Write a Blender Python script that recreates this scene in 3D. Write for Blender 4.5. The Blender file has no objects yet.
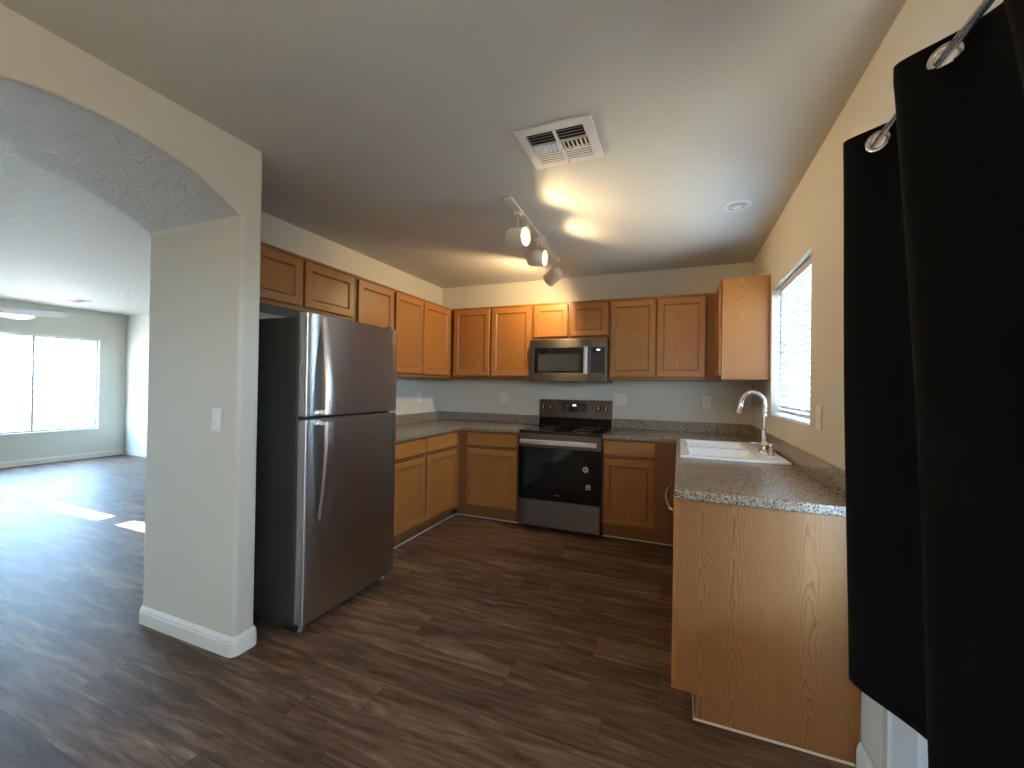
import bpy, bmesh, math, random
from mathutils import Vector, Matrix
random.seed(7)
S = bpy.context.scene
C = S.collection
PI = math.pi
W, H = 3.263, 2.487          # kitchen width, ceiling height (metres)

# ------------------------------------------------------------------ camera
cam = bpy.data.cameras.new('camera'); camo = bpy.data.objects.new('camera', cam); C.objects.link(camo)
cam.sensor_fit = 'HORIZONTAL'; cam.sensor_width = 36.0; cam.lens = 414.2 / 1024 * 36.0
cam.clip_start = .02; cam.clip_end = 200
_y, _p, _r = .383, .006, .016
_f = Vector((-math.sin(_y)*math.cos(_p), math.cos(_y)*math.cos(_p), math.sin(_p)))
_rt = Vector((math.cos(_y), math.sin(_y), 0)); _up = _rt.cross(_f)
_r2 = _rt*math.cos(_r) + _up*math.sin(_r); _u2 = -_rt*math.sin(_r) + _up*math.cos(_r)
m = Matrix((_r2, _u2, -_f)).transposed().to_4x4(); m.translation = Vector((2.65, -4.301, 1.321))
camo.matrix_world = m
S.camera = camo

# ------------------------------------------------------------------ world, sun, portals, exposure
S.view_settings.view_transform = 'Standard'; S.view_settings.look = 'None'
S.view_settings.gamma = 1; S.view_settings.use_curve_mapping = False
S.view_settings.exposure = 1.18
WORLD = 26.0
w = bpy.data.worlds.new('sky'); S.world = w; w.use_nodes = True
nt = w.node_tree; bg = nt.nodes['Background']
tc = nt.nodes.new('ShaderNodeTexCoord'); sx = nt.nodes.new('ShaderNodeSeparateXYZ')
cr = nt.nodes.new('ShaderNodeValToRGB')
nt.links.new(tc.outputs['Generated'], sx.inputs[0]); nt.links.new(sx.outputs['Z'], cr.inputs[0])
cr.color_ramp.elements[0].color = (.60, .79, 1, 1); cr.color_ramp.elements[0].position = 0.0
cr.color_ramp.elements[1].color = (.30, .56, 1, 1); cr.color_ramp.elements[1].position = .7
e_ = cr.color_ramp.elements.new(.16); e_.color = (.44, .69, 1, 1)
nt.links.new(cr.outputs[0], bg.inputs[0]); bg.inputs[1].default_value = WORLD
sun = bpy.data.lights.new('sun', 'SUN'); sun.energy = 110; sun.angle = .009; sun.color = (1, .95, .86)
so = bpy.data.objects.new('sun', sun); C.objects.link(so)
SUN_DIR = Vector((.03, -1.0, -.84)).normalized()
so.rotation_euler = SUN_DIR.to_track_quat('-Z', 'Y').to_euler(); so.location = (0, 12, 12)

def portal(loc, sx_, sy_, direction):
    l = bpy.data.lights.new('portal', 'AREA'); l.shape = 'RECTANGLE'; l.size = sx_; l.size_y = sy_
    l.cycles.is_portal = True
    o = bpy.data.objects.new('portal', l); C.objects.link(o); o.location = loc
    z = -Vector(direction).normalized(); up = Vector((0, 0, 1)); x = up.cross(z).normalized(); y = z.cross(x)
    mm = Matrix((x, y, z)).transposed().to_4x4(); mm.translation = Vector(loc); o.matrix_world = mm
portal((W+.16, -3.915, 1.02), 2.57, 2.03, (-1, 0, 0))       # patio door
portal((W+.14, -1.33, 1.59), .95, .9, (-1, 0, 0))          # kitchen window
portal((-6.72, -1.12, 1.25), 1.52, 1.5, (1, 0, 0))         # living room window
portal((-6.72, -4.4, 1.1), 1.6, 2.1, (1, 0, 0))            # added living room glass door, unseen

# ------------------------------------------------------------------ material helpers
def mat(name, color=(.8, .8, .8), rough=.5, metal=0, **kw):
    m = bpy.data.materials.new(name); m.use_nodes = True
    b = m.node_tree.nodes['Principled BSDF']
    b.inputs['Base Color'].default_value = (*color, 1); b.inputs['Roughness'].default_value = rough
    b.inputs['Metallic'].default_value = metal
    for k, v in kw.items(): b.inputs[k.replace('_', ' ')].default_value = v
    return m
class N:
    def __init__(s, m): s.m = m; s.t = m.node_tree; s.b = s.t.nodes['Principled BSDF']
    def n(s, typ, **kw):
        o = s.t.nodes.new(typ)
        for k, v in kw.items():
            if k.startswith('i_'):
                key = k[2:]; key = int(key) if key.isdigit() else key.replace('_', ' ')
                o.inputs[key].default_value = v
            else: setattr(o, k, v)
        return o
    def l(s, a, b): s.t.links.new(a, b)
    def math(s, op, a, b=None, c=None):
        o = s.t.nodes.new('ShaderNodeMath'); o.operation = op
        for i, v in enumerate((a, b, c)):
            if v is None: continue
            if hasattr(v, 'links'): s.l(v, o.inputs[i])
            else: o.inputs[i].default_value = v
        return o.outputs[0]
    def ramp(s, fac, stops):
        o = s.t.nodes.new('ShaderNodeValToRGB'); s.l(fac, o.inputs[0]); r = o.color_ramp
        while len(r.elements) < len(stops): r.elements.new(.5)
        for e, (p, c) in zip(r.elements, stops):
            e.position = p; e.color = (*c, 1) if len(c) == 3 else c
        return o.outputs[0]
    def mix(s, fac, a, b, mode='MIX'):
        o = s.t.nodes.new('ShaderNodeMix'); o.data_type = 'RGBA'; o.blend_type = mode
        for v, i in ((fac, 0), (a, 6), (b, 7)):
            if hasattr(v, 'links'): s.l(v, o.inputs[i])
            elif i == 0: o.inputs[0].default_value = v
            else: o.inputs[i].default_value = (*v, 1)
        return o.outputs[2]
    def bump(s, height, strength, dist=.01):
        o = s.n('ShaderNodeBump', i_Strength=strength, i_Distance=dist); s.l(height, o.inputs['Height'])
        s.l(o.outputs[0], s.b.inputs['Normal'])
def plaster(name, color, scale, strength, dist, rough=.75):
    m = mat(name, color, rough); g = N(m); t = g.n('ShaderNodeTexCoord')
    n1 = g.n('ShaderNodeTexNoise', i_Scale=scale, i_Detail=3.0, i_Distortion=.6); g.l(t.outputs['Object'], n1.inputs[0])
    h = g.ramp(n1.outputs[0], [(.42, (0, 0, 0)), (.62, (1, 1, 1))]); g.bump(h, strength, dist)
    return m
M = {}
M['wall'] = plaster('wall_paint', (.63, .585, .48), 28, .08, .003)
M['wall_cool'] = plaster('wall_paint_living', (.66, .64, .56), 28, .12, .004)
M['ceil'] = plaster('ceiling_paint', (.60, .585, .515), 45, .10, .003)
def trowel():
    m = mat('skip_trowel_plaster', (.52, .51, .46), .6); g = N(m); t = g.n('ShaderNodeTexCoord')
    mp = g.n('ShaderNodeMapping'); mp.inputs['Scale'].default_value = (10, 26, 10); mp.inputs['Rotation'].default_value = (0, 0, .5); g.l(t.outputs['Object'], mp.inputs[0])
    n1 = g.n('ShaderNodeTexNoise', i_Scale=1.0, i_Detail=6.0, i_Roughness=.65, i_Distortion=1.0); g.l(mp.outputs[0], n1.inputs[0])
    g.bump(g.ramp(n1.outputs[0], [(.35, (0, 0, 0)), (.7, (1, 1, 1))]), .6, .013); return m
M['knock'] = trowel()
M['trim'] = mat('white_trim_paint', (.76, .72, .63), .4)
M['white'] = mat('white_enamel', (.82, .86, .88), .12)
M['plastic'] = mat('white_plastic', (.74, .72, .65), .35)
M['fixture'] = mat('almond_metal_paint', (.70, .65, .52), .4)
M['ventw'] = mat('vent_white', (.72, .71, .68), .45)
M['duct'] = mat('duct_dark', (.02, .02, .02), .8)
M['black'] = mat('black_glass', (.004, .004, .005), .06)
M['blackp'] = mat('black_plastic', (.012, .012, .013), .35)
M['charcoal'] = mat('dark_appliance_side', (.040, .037, .030), .5)
M['greyp'] = mat('grey_plastic', (.25, .25, .25), .5)
M['chrome'] = mat('chrome', (.85, .85, .86), .08, 1)
M['nickel'] = mat('brushed_nickel', (.62, .60, .57), .25, 1)
M['display'] = mat('lit_digits', (.7, .9, .9), .4); M['display'].node_tree.nodes['Principled BSDF'].inputs['Emission Color'].default_value = (.7, 1, 1, 1)
M['display'].node_tree.nodes['Principled BSDF'].inputs['Emission Strength'].default_value = 1.2
M['paper'] = mat('sticker_paper', (.55, .55, .54), .6)
M['ink'] = mat('sticker_ink', (.12, .12, .13), .6)
M['mwglass'] = mat('microwave_window', (.035, .036, .033), .12)
M['ground'] = mat('concrete', (.16, .14, .12), .9)
M['stucco'] = plaster('stucco', (.55, .50, .42), 30, .2, .01)
M['roof'] = mat('roof_tiles', (.40, .32, .26), .9)
M['block'] = mat('block_wall', (.30, .27, .23), .9)
M['leaf'] = mat('leaves', (.10, .20, .08), .7)
M['blind'] = mat('blind_slat_white', (.52, .54, .54), .5, Transmission_Weight=0.0)
M['frame'] = mat('white_vinyl', (.78, .80, .80), .35)
M['alum'] = mat('aluminium', (.45, .48, .52), .35, .8)
def emis(name, c, s):
    m = mat(name, (1, 1, 1), .5); b = m.node_tree.nodes['Principled BSDF']
    b.inputs['Emission Color'].default_value = (*c, 1); b.inputs['Emission Strength'].default_value = s; return m
M['lamp'] = emis('lamp_lens', (1, .82, .50), 6)
M['bowl'] = emis('frosted_lamp', (1, .86, .62), 1.2)
# glass that passes light straight through (thin pane)
def glass():
    m = bpy.data.materials.new('window_glass'); m.use_nodes = True; t = m.node_tree
    t.nodes.remove(t.nodes['Principled BSDF']); out = t.nodes['Material Output']
    tr = t.nodes.new('ShaderNodeBsdfTransparent'); gl = t.nodes.new('ShaderNodeBsdfGlossy'); gl.inputs['Roughness'].default_value = 0
    mx = t.nodes.new('ShaderNodeMixShader'); mx.inputs[0].default_value = .05
    tr.inputs[0].default_value = (.95, .98, .98, 1)
    t.links.new(tr.outputs[0], mx.inputs[1]); t.links.new(gl.outputs[0], mx.inputs[2]); t.links.new(mx.outputs[0], out.inputs[0])
    return m
M['glass'] = glass()

def oak(name, vertical=True, board=.17, light=(.42, .182, .046), dark=(.20, .075, .018), seed=0.0, contrast=1.0):
    m = mat(name, light, .38); g = N(m); t = g.n('ShaderNodeTexCoord'); oi = g.n('ShaderNodeObjectInfo')
    s = g.n('ShaderNodeSeparateXYZ'); g.l(t.outputs['Object'], s.inputs[0])
    hh = g.math('ADD', s.outputs[0], g.math('MULTIPLY', s.outputs[1], 1.0)); vv = s.outputs[2]
    if not vertical: hh, vv = vv, hh
    hh = g.math('ADD', hh, g.math('MULTIPLY_ADD', oi.outputs['Random'], .9, seed))
    bi = g.math('FLOOR', g.math('DIVIDE', hh, board))
    wn = g.n('ShaderNodeTexWhiteNoise', noise_dimensions='1D'); g.l(bi, wn.inputs['W'])
    rs = g.n('ShaderNodeSeparateColor'); g.l(wn.outputs['Color'], rs.inputs[0])
    # u: distance from the heart of the cathedral figure of this board
    u = g.math('SUBTRACT', g.math('SUBTRACT', hh, g.math('MULTIPLY', bi, board)), g.math('MULTIPLY_ADD', rs.outputs[0], board*.5, board*.25))
    cmb = g.n('ShaderNodeCombineXYZ'); g.l(g.math('MULTIPLY', hh, 9.0), cmb.inputs[0]); g.l(g.math('MULTIPLY', vv, 2.2), cmb.inputs[1]); g.l(g.math('MULTIPLY', rs.outputs[1], 30.0), cmb.inputs[2])
    nz = g.n('ShaderNodeTexNoise', i_Scale=1.6, i_Detail=2.0); g.l(cmb.outputs[0], nz.inputs[0])
    uw = g.math('ADD', u, g.math('MULTIPLY', g.math('SUBTRACT', nz.outputs[0], .5), .035))
    f = g.math('ADD', g.math('MULTIPLY', vv, 6.0), g.math('MULTIPLY', g.math('POWER', g.math('ABSOLUTE', uw), 1.5), 420.0))
    f = g.math('ADD', f, g.math('ADD', g.math('MULTIPLY', nz.outputs[0], 5.0), g.math('MULTIPLY', rs.outputs[2], 7.0)))
    ring = g.math('FRACT', f)
    ringc = g.ramp(ring, [(0, (0, 0, 0)), (.62, (.25, .25, .25)), (.88, (1, 1, 1)), (1, (.1, .1, .1))])
    # fine pores
    c2 = g.n('ShaderNodeCombineXYZ'); g.l(g.math('MULTIPLY', hh, 420.0), c2.inputs[0]); g.l(g.math('MULTIPLY', vv, 14.0), c2.inputs[1])
    n2 = g.n('ShaderNodeTexNoise', i_Scale=1.0, i_Detail=2.0); g.l(c2.outputs[0], n2.inputs[0])
    pores = g.ramp(n2.outputs[0], [(.35, (1, 1, 1)), (.55, (0, 0, 0))])
    n3 = g.n('ShaderNodeTexNoise', i_Scale=2.2, i_Detail=1.0); g.l(cmb.outputs[0], n3.inputs[0])
    col = g.mix(g.math('MULTIPLY', ringc, .72*contrast), light, dark)
    col = g.mix(g.math('MULTIPLY', pores, .20*contrast), col, dark)
    tint = g.ramp(rs.outputs[1], [(0, (.92, .90, .88)), (1, (1.06, 1.05, 1.04))])
    col = g.mix(1.0, col, tint, 'MULTIPLY')
    g.l(col, g.b.inputs['Base Color'])
    g.bump(pores, .08, .001)
    g.b.inputs['Specular IOR Level'].default_value = .35; g.b.inputs['Coat Weight'].default_value = .08; g.b.inputs['Coat Roughness'].default_value = .25
    return m
M['oak'] = oak('golden_oak', True, contrast=1.2)
M['oakh'] = oak('golden_oak_rail', False, board=.09, contrast=.7)
M['oakp'] = oak('oak_veneer_panel', True, board=.19, light=(.35, .172, .066), dark=(.150, .066, .023), seed=.37, contrast=.95)
M['oakf'] = oak('oak_face_frame', True, light=(.27, .12, .036), dark=(.15, .055, .016))
M['oakg'] = mat('darker_oak_moulding', (.24, .105, .033), .4)  # darker tone on door mouldings and outer edges
M['oakd'] = mat('dark_oak_edge', (.16, .07, .025), .5)

def laminate():
    m = mat('speckled_laminate', (.4, .4, .4), .22); g = N(m); t = g.n('ShaderNodeTexCoord')
    v = g.n('ShaderNodeTexVoronoi', i_Scale=270.0); g.l(t.outputs['Object'], v.inputs[0])
    sc = g.n('ShaderNodeSeparateColor'); g.l(v.outputs['Color'], sc.inputs[0])
    n = g.n('ShaderNodeTexNoise', i_Scale=120.0, i_Detail=3.0); g.l(t.outputs['Object'], n.inputs[0])
    a = g.math('ADD', g.math('MULTIPLY', sc.outputs[0], .6), g.math('MULTIPLY', n.outputs[0], .4))
    c = g.ramp(a, [(.22, (.030, .022, .014)), (.38, (.16, .125, .088)), (.54, (.30, .250, .188)), (.72, (.375, .32, .25)), (.90, (.43, .38, .305))])
    g.l(c, g.b.inputs['Base Color']); return m
M['lam'] = laminate()

def planks():
    m = mat('vinyl_plank', (.12, .08, .06), .30); m.node_tree.nodes['Principled BSDF'].inputs['Specular IOR Level'].default_value = .16; g = N(m); t = g.n('ShaderNodeTexCoord')
    s = g.n('ShaderNodeSeparateXYZ'); g.l(t.outputs['Object'], s.inputs[0])
    x, y = s.outputs[0], s.outputs[1]
    pw, pl = .182, 1.22
    ri = g.math('FLOOR', g.math('DIVIDE', g.math('ADD', y, .061), pw))
    wn = g.n('ShaderNodeTexWhiteNoise', noise_dimensions='1D'); g.l(ri, wn.inputs['W'])
    xs = g.math('DIVIDE', g.math('ADD', x, g.math('MULTIPLY', wn.outputs['Value'], pl)), pl)
    ci = g.math('FLOOR', xs)
    cb = g.n('ShaderNodeCombineXYZ'); g.l(ri, cb.inputs[0]); g.l(ci, cb.inputs[1])
    w2 = g.n('ShaderNodeTexWhiteNoise', noise_dimensions='2D'); g.l(cb.outputs[0], w2.inputs['Vector'])
    r = g.n('ShaderNodeSeparateColor'); g.l(w2.outputs['Color'], r.inputs[0])
    # long streaky grain, different on each plank
    gv = g.n('ShaderNodeCombineXYZ'); g.l(g.math('MULTIPLY', x, 1.3), gv.inputs[0]); g.l(g.math('MULTIPLY', y, 11.0), gv.inputs[1]); g.l(g.math('MULTIPLY', r.outputs[0], 40.0), gv.inputs[2])
    n1 = g.n('ShaderNodeTexNoise', i_Scale=2.0, i_Detail=6.0, i_Roughness=.68, i_Distortion=.6); g.l(gv.outputs[0], n1.inputs[0])
    gv2 = g.n('ShaderNodeCombineXYZ'); g.l(g.math('MULTIPLY', x, 6.0), gv2.inputs[0]); g.l(g.math('MULTIPLY', y, 130.0), gv2.inputs[1]); g.l(g.math('MULTIPLY', r.outputs[1], 40.0), gv2.inputs[2])
    n2 = g.n('ShaderNodeTexNoise', i_Scale=1.0, i_Detail=3.0); g.l(gv2.outputs[0], n2.inputs[0])
    base = g.ramp(n1.outputs[0], [(.30, (.060, .034, .021)), (.45, (.125, .074, .046)), (.58, (.20, .124, .079)), (.74, (.33, .22, .145))])
    fine = g.ramp(n2.outputs[0], [(.3, (.80, .80, .80)), (.7, (1.15, 1.15, 1.15))])
    col = g.mix(1.0, base, fine, 'MULTIPLY')
    tone = g.ramp(r.outputs[2], [(0, (.80, .78, .78)), (.6, (1.0, 1.0, 1.0)), (1, (1.30, 1.26, 1.20))])
    col = g.mix(1.0, col, tone, 'MULTIPLY')
    # seams
    fy = g.math('FRACT', g.math('DIVIDE', g.math('ADD', y, .061), pw)); fx = g.math('FRACT', xs)
    e1 = g.math('LESS_THAN', g.math('MINIMUM', fy, g.math('SUBTRACT', 1.0, fy)), .009)
    e2 = g.math('LESS_THAN', g.math('MINIMUM', fx, g.math('SUBTRACT', 1.0, fx)), .0014)
    e = g.math('MAXIMUM', e1, e2)
    col = g.mix(g.math('MULTIPLY', e, .45), col, (.03, .02, .016)); g.l(col, g.b.inputs['Base Color'])
    rr = g.math('MULTIPLY_ADD', n2.outputs[0], .14, .46); g.l(rr, g.b.inputs['Roughness'])
    h = g.math('SUBTRACT', g.math('MULTIPLY_ADD', n1.outputs[0], .5, g.math('MULTIPLY', n2.outputs[0], .35)), e); g.bump(h, .16, .004)
    return m
M['floor'] = planks()

def steel(name, color=(.50, .50, .50), rough=.28, vertical=False):
    m = mat(name, color, rough, 1); g = N(m); t = g.n('ShaderNodeTexCoord')
    mp = g.n('ShaderNodeMapping'); mp.inputs['Scale'].default_value = (1, 1, 500)
    g.l(t.outputs['Object'], mp.inputs[0]); n = g.n('ShaderNodeTexNoise', i_Scale=1.0, i_Detail=0.0); g.l(mp.outputs[0], n.inputs[0])
    g.l(g.math('MULTIPLY_ADD', n.outputs[0], .0, rough), g.b.inputs['Roughness'])
    g.b.inputs['Anisotropic'].default_value = .75
    tg = g.n('ShaderNodeTangent', direction_type='RADIAL', axis='Z'); g.l(tg.outputs[0], g.b.inputs['Tangent'])
    g.b.inputs['Anisotropic Rotation'].default_value = .25
    return m
M['steel'] = steel('stainless_steel', (.21, .19, .165), .42)
M['steelf'] = steel('fridge_stainless', (.50, .48, .46), .32)
M['steelh'] = mat('polished_steel', (.66, .66, .65), .3, 1)

def fabric():
    m = mat('black_curtain_fabric', (.0038, .0036, .0033), .9); g = N(m); t = g.n('ShaderNodeTexCoord')
    n = g.n('ShaderNodeTexNoise', i_Scale=350.0, i_Detail=1.0); g.l(t.outputs['Object'], n.inputs[0]); g.bump(n.outputs[0], .2, .001)
    g.b.inputs['Specular IOR Level'].default_value = .12; g.b.inputs['Sheen Weight'].default_value = .012; g.b.inputs['Sheen Roughness'].default_value = .4
    return m
M['curtain'] = fabric()

# ------------------------------------------------------------------ mesh helpers
class MB:
    def __init__(s): s.bm = bmesh.new()
    def face(s, vs, mi=0):
        f = s.bm.faces.new([v if isinstance(v, bmesh.types.BMVert) else s.bm.verts.new(v) for v in vs]); f.material_index = mi; return f
    def box(s, x0, x1, y0, y1, z0, z1, mi=0):
        v = [s.bm.verts.new((x, y, z)) for z in (z0, z1) for y in (y0, y1) for x in (x0, x1)]
        for q in ((0, 2, 3, 1), (4, 5, 7, 6), (0, 1, 5, 4), (2, 6, 7, 3), (0, 4, 6, 2), (1, 3, 7, 5)): s.face([v[i] for i in q], mi)
        return s
    def cyl(s, p0, p1, r0, r1=None, seg=24, mi=0, caps=True):
        r1 = r0 if r1 is None else r1
        p0, p1 = Vector(p0), Vector(p1); d = (p1-p0).normalized(); a = d.orthogonal().normalized(); b = d.cross(a)
        R = [[s.bm.verts.new(p + a*(r*math.cos(2*PI*k/seg)) + b*(r*math.sin(2*PI*k/seg))) for k in range(seg)] for p, r in ((p0, r0), (p1, r1))]
        for k in range(seg):
            f = s.face([R[0][k], R[0][(k+1) % seg], R[1][(k+1) % seg], R[1][k]], mi); f.smooth = True
        if caps: s.face(R[0][::-1], mi); s.face(R[1], mi)
        return s
    def tube(s, pts, r, seg=12, mi=0, closed=False):
        pts = [Vector(p) for p in pts]; n = len(pts); rr = r if isinstance(r, (list, tuple)) else [r]*n
        ref = None; rings = []
        for i, p in enumerate(pts):
            if closed: d = (pts[(i+1) % n]-pts[i-1])
            else: d = pts[min(i+1, n-1)]-pts[max(i-1, 0)]
            d.normalize()
            if ref is None: ref = d.orthogonal().normalized()
            a = (ref - d*ref.dot(d)).normalized(); ref = a; b = d.cross(a)
            rings.append([s.bm.verts.new(p+a*(rr[i]*math.cos(2*PI*k/seg))+b*(rr[i]*math.sin(2*PI*k/seg))) for k in range(seg)])
        for i in range(n if closed else n-1):
            A, B = rings[i], rings[(i+1) % n]
            for k in range(seg):
                f = s.face([A[k], A[(k+1) % seg], B[(k+1) % seg], B[k]], mi); f.smooth = True
        if not closed: s.face(rings[0][::-1], mi); s.face(rings[-1], mi)
        return s
    def lathe(s, prof, origin=(0, 0, 0), axis=(0, 0, 1), seg=32, mi=0, cap0=True, cap1=True):
        o = Vector(origin); d = Vector(axis).normalized(); a = d.orthogonal().normalized(); b = d.cross(a); rings = []
        for r, h in prof:
            rings.append([s.bm.verts.new(o+d*h+a*(r*math.cos(2*PI*k/seg))+b*(r*math.sin(2*PI*k/seg))) for k in range(seg)])
        for A, B in zip(rings, rings[1:]):
            for k in range(seg):
                f = s.face([A[k], A[(k+1) % seg], B[(k+1) % seg], B[k]], mi); f.smooth = True
        if cap0: s.face(rings[0][::-1], mi)
        if cap1: s.face(rings[-1], mi)
        return s
    def prism(s, pts, axis, a, b, mi=0):
        def P(u, v, w): return {'x': (w, u, v), 'y': (u, w, v), 'z': (u, v, w)}[axis]
        A = [s.bm.verts.new(P(u, v, a)) for u, v in pts]; B = [s.bm.verts.new(P(u, v, b)) for u, v in pts]
        n = len(pts)
        for k in range(n): s.face([A[k], A[(k+1) % n], B[(k+1) % n], B[k]], mi)
        s.face(A[::-1], mi); s.face(B, mi); return s
    def grid_slab(s, us, vs, skip, axis, a, b, mi=0):
        """rectangular cells us x vs, except those skip(uc, vc), extruded along axis from a to b"""
        def P(u, v, w): return {'x': (w, u, v), 'y': (u, w, v), 'z': (u, v, w)}[axis]
        V = {}
        def vt(i, j, k):
            if (i, j, k) not in V: V[(i, j, k)] = s.bm.verts.new(P(us[i], vs[j], (a, b)[k]))
            return V[(i, j, k)]
        on = lambda i, j: 0 <= i < len(us)-1 and 0 <= j < len(vs)-1 and not skip((us[i]+us[i+1])/2, (vs[j]+vs[j+1])/2)
        for i in range(len(us)-1):
            for j in range(len(vs)-1):
                if not on(i, j): continue
                for k in (0, 1): s.face([vt(i, j, k), vt(i+1, j, k), vt(i+1, j+1, k), vt(i, j+1, k)], mi)
                for (di, dj, p, q) in ((-1, 0, (i, j), (i, j+1)), (1, 0, (i+1, j), (i+1, j+1)), (0, -1, (i, j), (i+1, j)), (0, 1, (i, j+1), (i+1, j+1))):
                    if not on(i+di, j+dj): s.face([vt(*p, 0), vt(*q, 0), vt(*q, 1), vt(*p, 1)], mi)
        return s
    def build(s, name, mats, parent=None, bevel=0, seg=2, loc=None, rot=None, smooth=False, normals=True):
        if normals: bmesh.ops.recalc_face_normals(s.bm, faces=s.bm.faces)
        if smooth:
            for f in s.bm.faces: f.smooth = True
        me = bpy.data.meshes.new(name); s.bm.to_mesh(me); s.bm.free()
        for mm in (mats if isinstance(mats, (list, tuple)) else [mats]): me.materials.append(M[mm] if isinstance(mm, str) else mm)
        o = bpy.data.objects.new(name, me); C.objects.link(o)
        if parent: o.parent = parent
        if loc: o.location = loc
        if rot: o.rotation_euler = rot
        if bevel:
            md = o.modifiers.new('bevel', 'BEVEL'); md.width = bevel; md.segments = seg; md.limit_method = 'ANGLE'; md.angle_limit = .6
            md.harden_normals = True
        return o
def tag(o, label=None, cat=None, group=None, kind=None):
    for k, v in (('label', label), ('category', cat), ('group', group), ('kind', kind)):
        if v: o[k] = v
    return o
def thing(name, label, cat, loc=(0, 0, 0), rz=0, group=None):
    o = bpy.data.objects.new(name, None); C.objects.link(o); o.empty_display_size = .1
    o.location = loc; o.rotation_euler = (0, 0, rz); return tag(o, label, cat, group)
def struct(o, label=None): o['kind'] = 'structure'; return tag(o, label) if label else o
def copy_tree(o, parent=None):
    c = o.copy(); C.objects.link(c)
    if parent: c.parent = parent
    for ch in list(o.children): copy_tree(ch, c)
    return c

# ------------------------------------------------------------------ the setting
XL = -.065        # living-room side of the kitchen's left partition
XA = .677         # kitchen face of the thick arch wall
YA0, YA1 = -2.83, -2.94   # pier end by the fridge, pier jamb
YA2 = -4.04
XF = -6.57        # far wall of the living room
YR = -7.0
struct(MB().box(XF-.15, W+.15, YR-.15, .15, -.12, 0).build('floor', 'floor'))
struct(MB().box(XL, W+.15, YR-.15, .15, H, H+.15).build('ceiling', 'ceil'))
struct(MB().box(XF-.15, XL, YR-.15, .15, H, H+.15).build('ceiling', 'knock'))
T0, T1 = 1.68, 1.915
tw = [(-3.44, -2.48), (-2.16, -1.20)]
struct(MB().grid_slab([XF-.15, -3.44, -2.48, -2.16, -1.20, XL], [0, T0, T1, H], lambda u, v: T0 < v < T1 and any(a < u < b for a, b in tw), 'y', 0, .15).build('wall_back', 'wall_cool'))
struct(MB().box(XL, W+.15, 0, .15, 0, H).build('wall_back', 'wall'))
wy = (-1.805, -.85); wz = (1.14, 2.043)
dy = (-5.2, -2.63); dz = 2.03
struct(MB().grid_slab([YR, dy[0], dy[1], wy[0], wy[1], 0], [0, wz[0], dz, wz[1], H],
       lambda u, v: (wy[0] < u < wy[1] and wz[0] < v < wz[1]) or (dy[0] < u < dy[1] and v < dz), 'x', W, W+.15).build('wall_right', 'wall'))
struct(MB().box(XL, 0, YA0, 0, 0, H).build('wall_left', 'wall'))
# thick arch wall: outline in YZ with a low segmental arch
hw = (YA1-YA2)/2; yc = (YA1+YA2)/2; sag = .165; zs = 2.125; R = (hw*hw+sag*sag)/(2*sag)
arc = []
for k in range(41):
    a = -math.asin(hw/R) + 2*math.asin(hw/R)*k/40
    arc.append((yc+R*math.sin(a), zs+sag-R+R*math.cos(a)))
mb = MB()
prof = [(YR, 0), (YA2, 0)] + arc + [(YA1, 0), (YA0, 0), (YA0, H), (YR, H)]
n = len(prof)
A = [mb.bm.verts.new((XL, u, v)) for u, v in prof]; B = [mb.bm.verts.new((XA, u, v)) for u, v in prof]
for k in range(n):
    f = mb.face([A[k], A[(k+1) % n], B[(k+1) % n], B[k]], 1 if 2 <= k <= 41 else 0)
    if 2 <= k <= 41: f.smooth = True
# front/back faces as strips so nothing is concave
def strip(X, mi):
    V = A if X == XL else B
    top = lambda y: (X, y, H)
    mb.face([V[0], V[1], V[2], (X, arc[0][0], H), V[-1]], mi)
    for k in range(2, 42): mb.face([V[k], V[k+1], top(prof[k+1][0]), top(prof[k][0])], mi)
    mb.face([V[42], V[43], V[44], V[45], top(prof[42][0])], mi)
strip(XL, 2); strip(XA, 0)
bmesh.ops.remove_doubles(mb.bm, verts=mb.bm.verts, dist=1e-5)
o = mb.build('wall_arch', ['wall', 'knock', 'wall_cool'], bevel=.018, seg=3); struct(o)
struct(MB().box(XA, W+.15, YR-.15, YR, 0, H).build('wall_rear', 'wall'))
struct(MB().box(XF-.15, XA, YR-.15, YR, 0, H).build('wall_rear', 'wall_cool'))
lw = (-1.88, -.36); lz = (.50, 2.0); ld = (-5.2, -3.6)
struct(MB().grid_slab([YR, ld[0], ld[1], lw[0], lw[1], 0], [0, .50, 2.0, 2.1, H],
       lambda u, v: (lw[0] < u < lw[1] and lz[0] < v < lz[1]) or (ld[0] < u < ld[1] and v < 2.1), 'x', XF-.15, XF).build('wall_far', 'wall_cool'))

# baseboards with a moulded profile
BP = [(0, 0), (.016, 0), (.016, .062), (.013, .068), (.013, .076), (.007, .088), (.004, .092), (0, .092)]
def sweep(path, name, closed=False, prof_=BP, m_='trim'):
    """path: 2d points, board on the left-hand normal"""
    P = [Vector(p) for p in path]; n = len(P); mb = MB(); rings = []
    for i, p in enumerate(P):
        d0 = (p-P[i-1]).normalized() if i > 0 else (P[1]-P[0]).normalized()
        d1 = (P[i+1]-p).normalized() if i < n-1 else d0
        n0 = Vector((-d0.y, d0.x)); n1 = Vector((-d1.y, d1.x)); nn = (n0+n1).normalized(); k = 1/max(.3, nn.dot(n0))
        rings.append([mb.bm.verts.new((*(p+nn*(a*k)), z)) for a, z in prof_])
    for a, b in zip(rings, rings[1:]):
        for k in range(len(prof_)): mb.face([a[k], a[(k+1) % len(prof_)], b[(k+1) % len(prof_)], b[k]])
    mb.face(rings[0][::-1]); mb.face(rings[-1]); return struct(mb.build(name, m_))
r_ = .02
pier = [(XL, YA0-.001), (XL, YA1+r_)]
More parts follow.
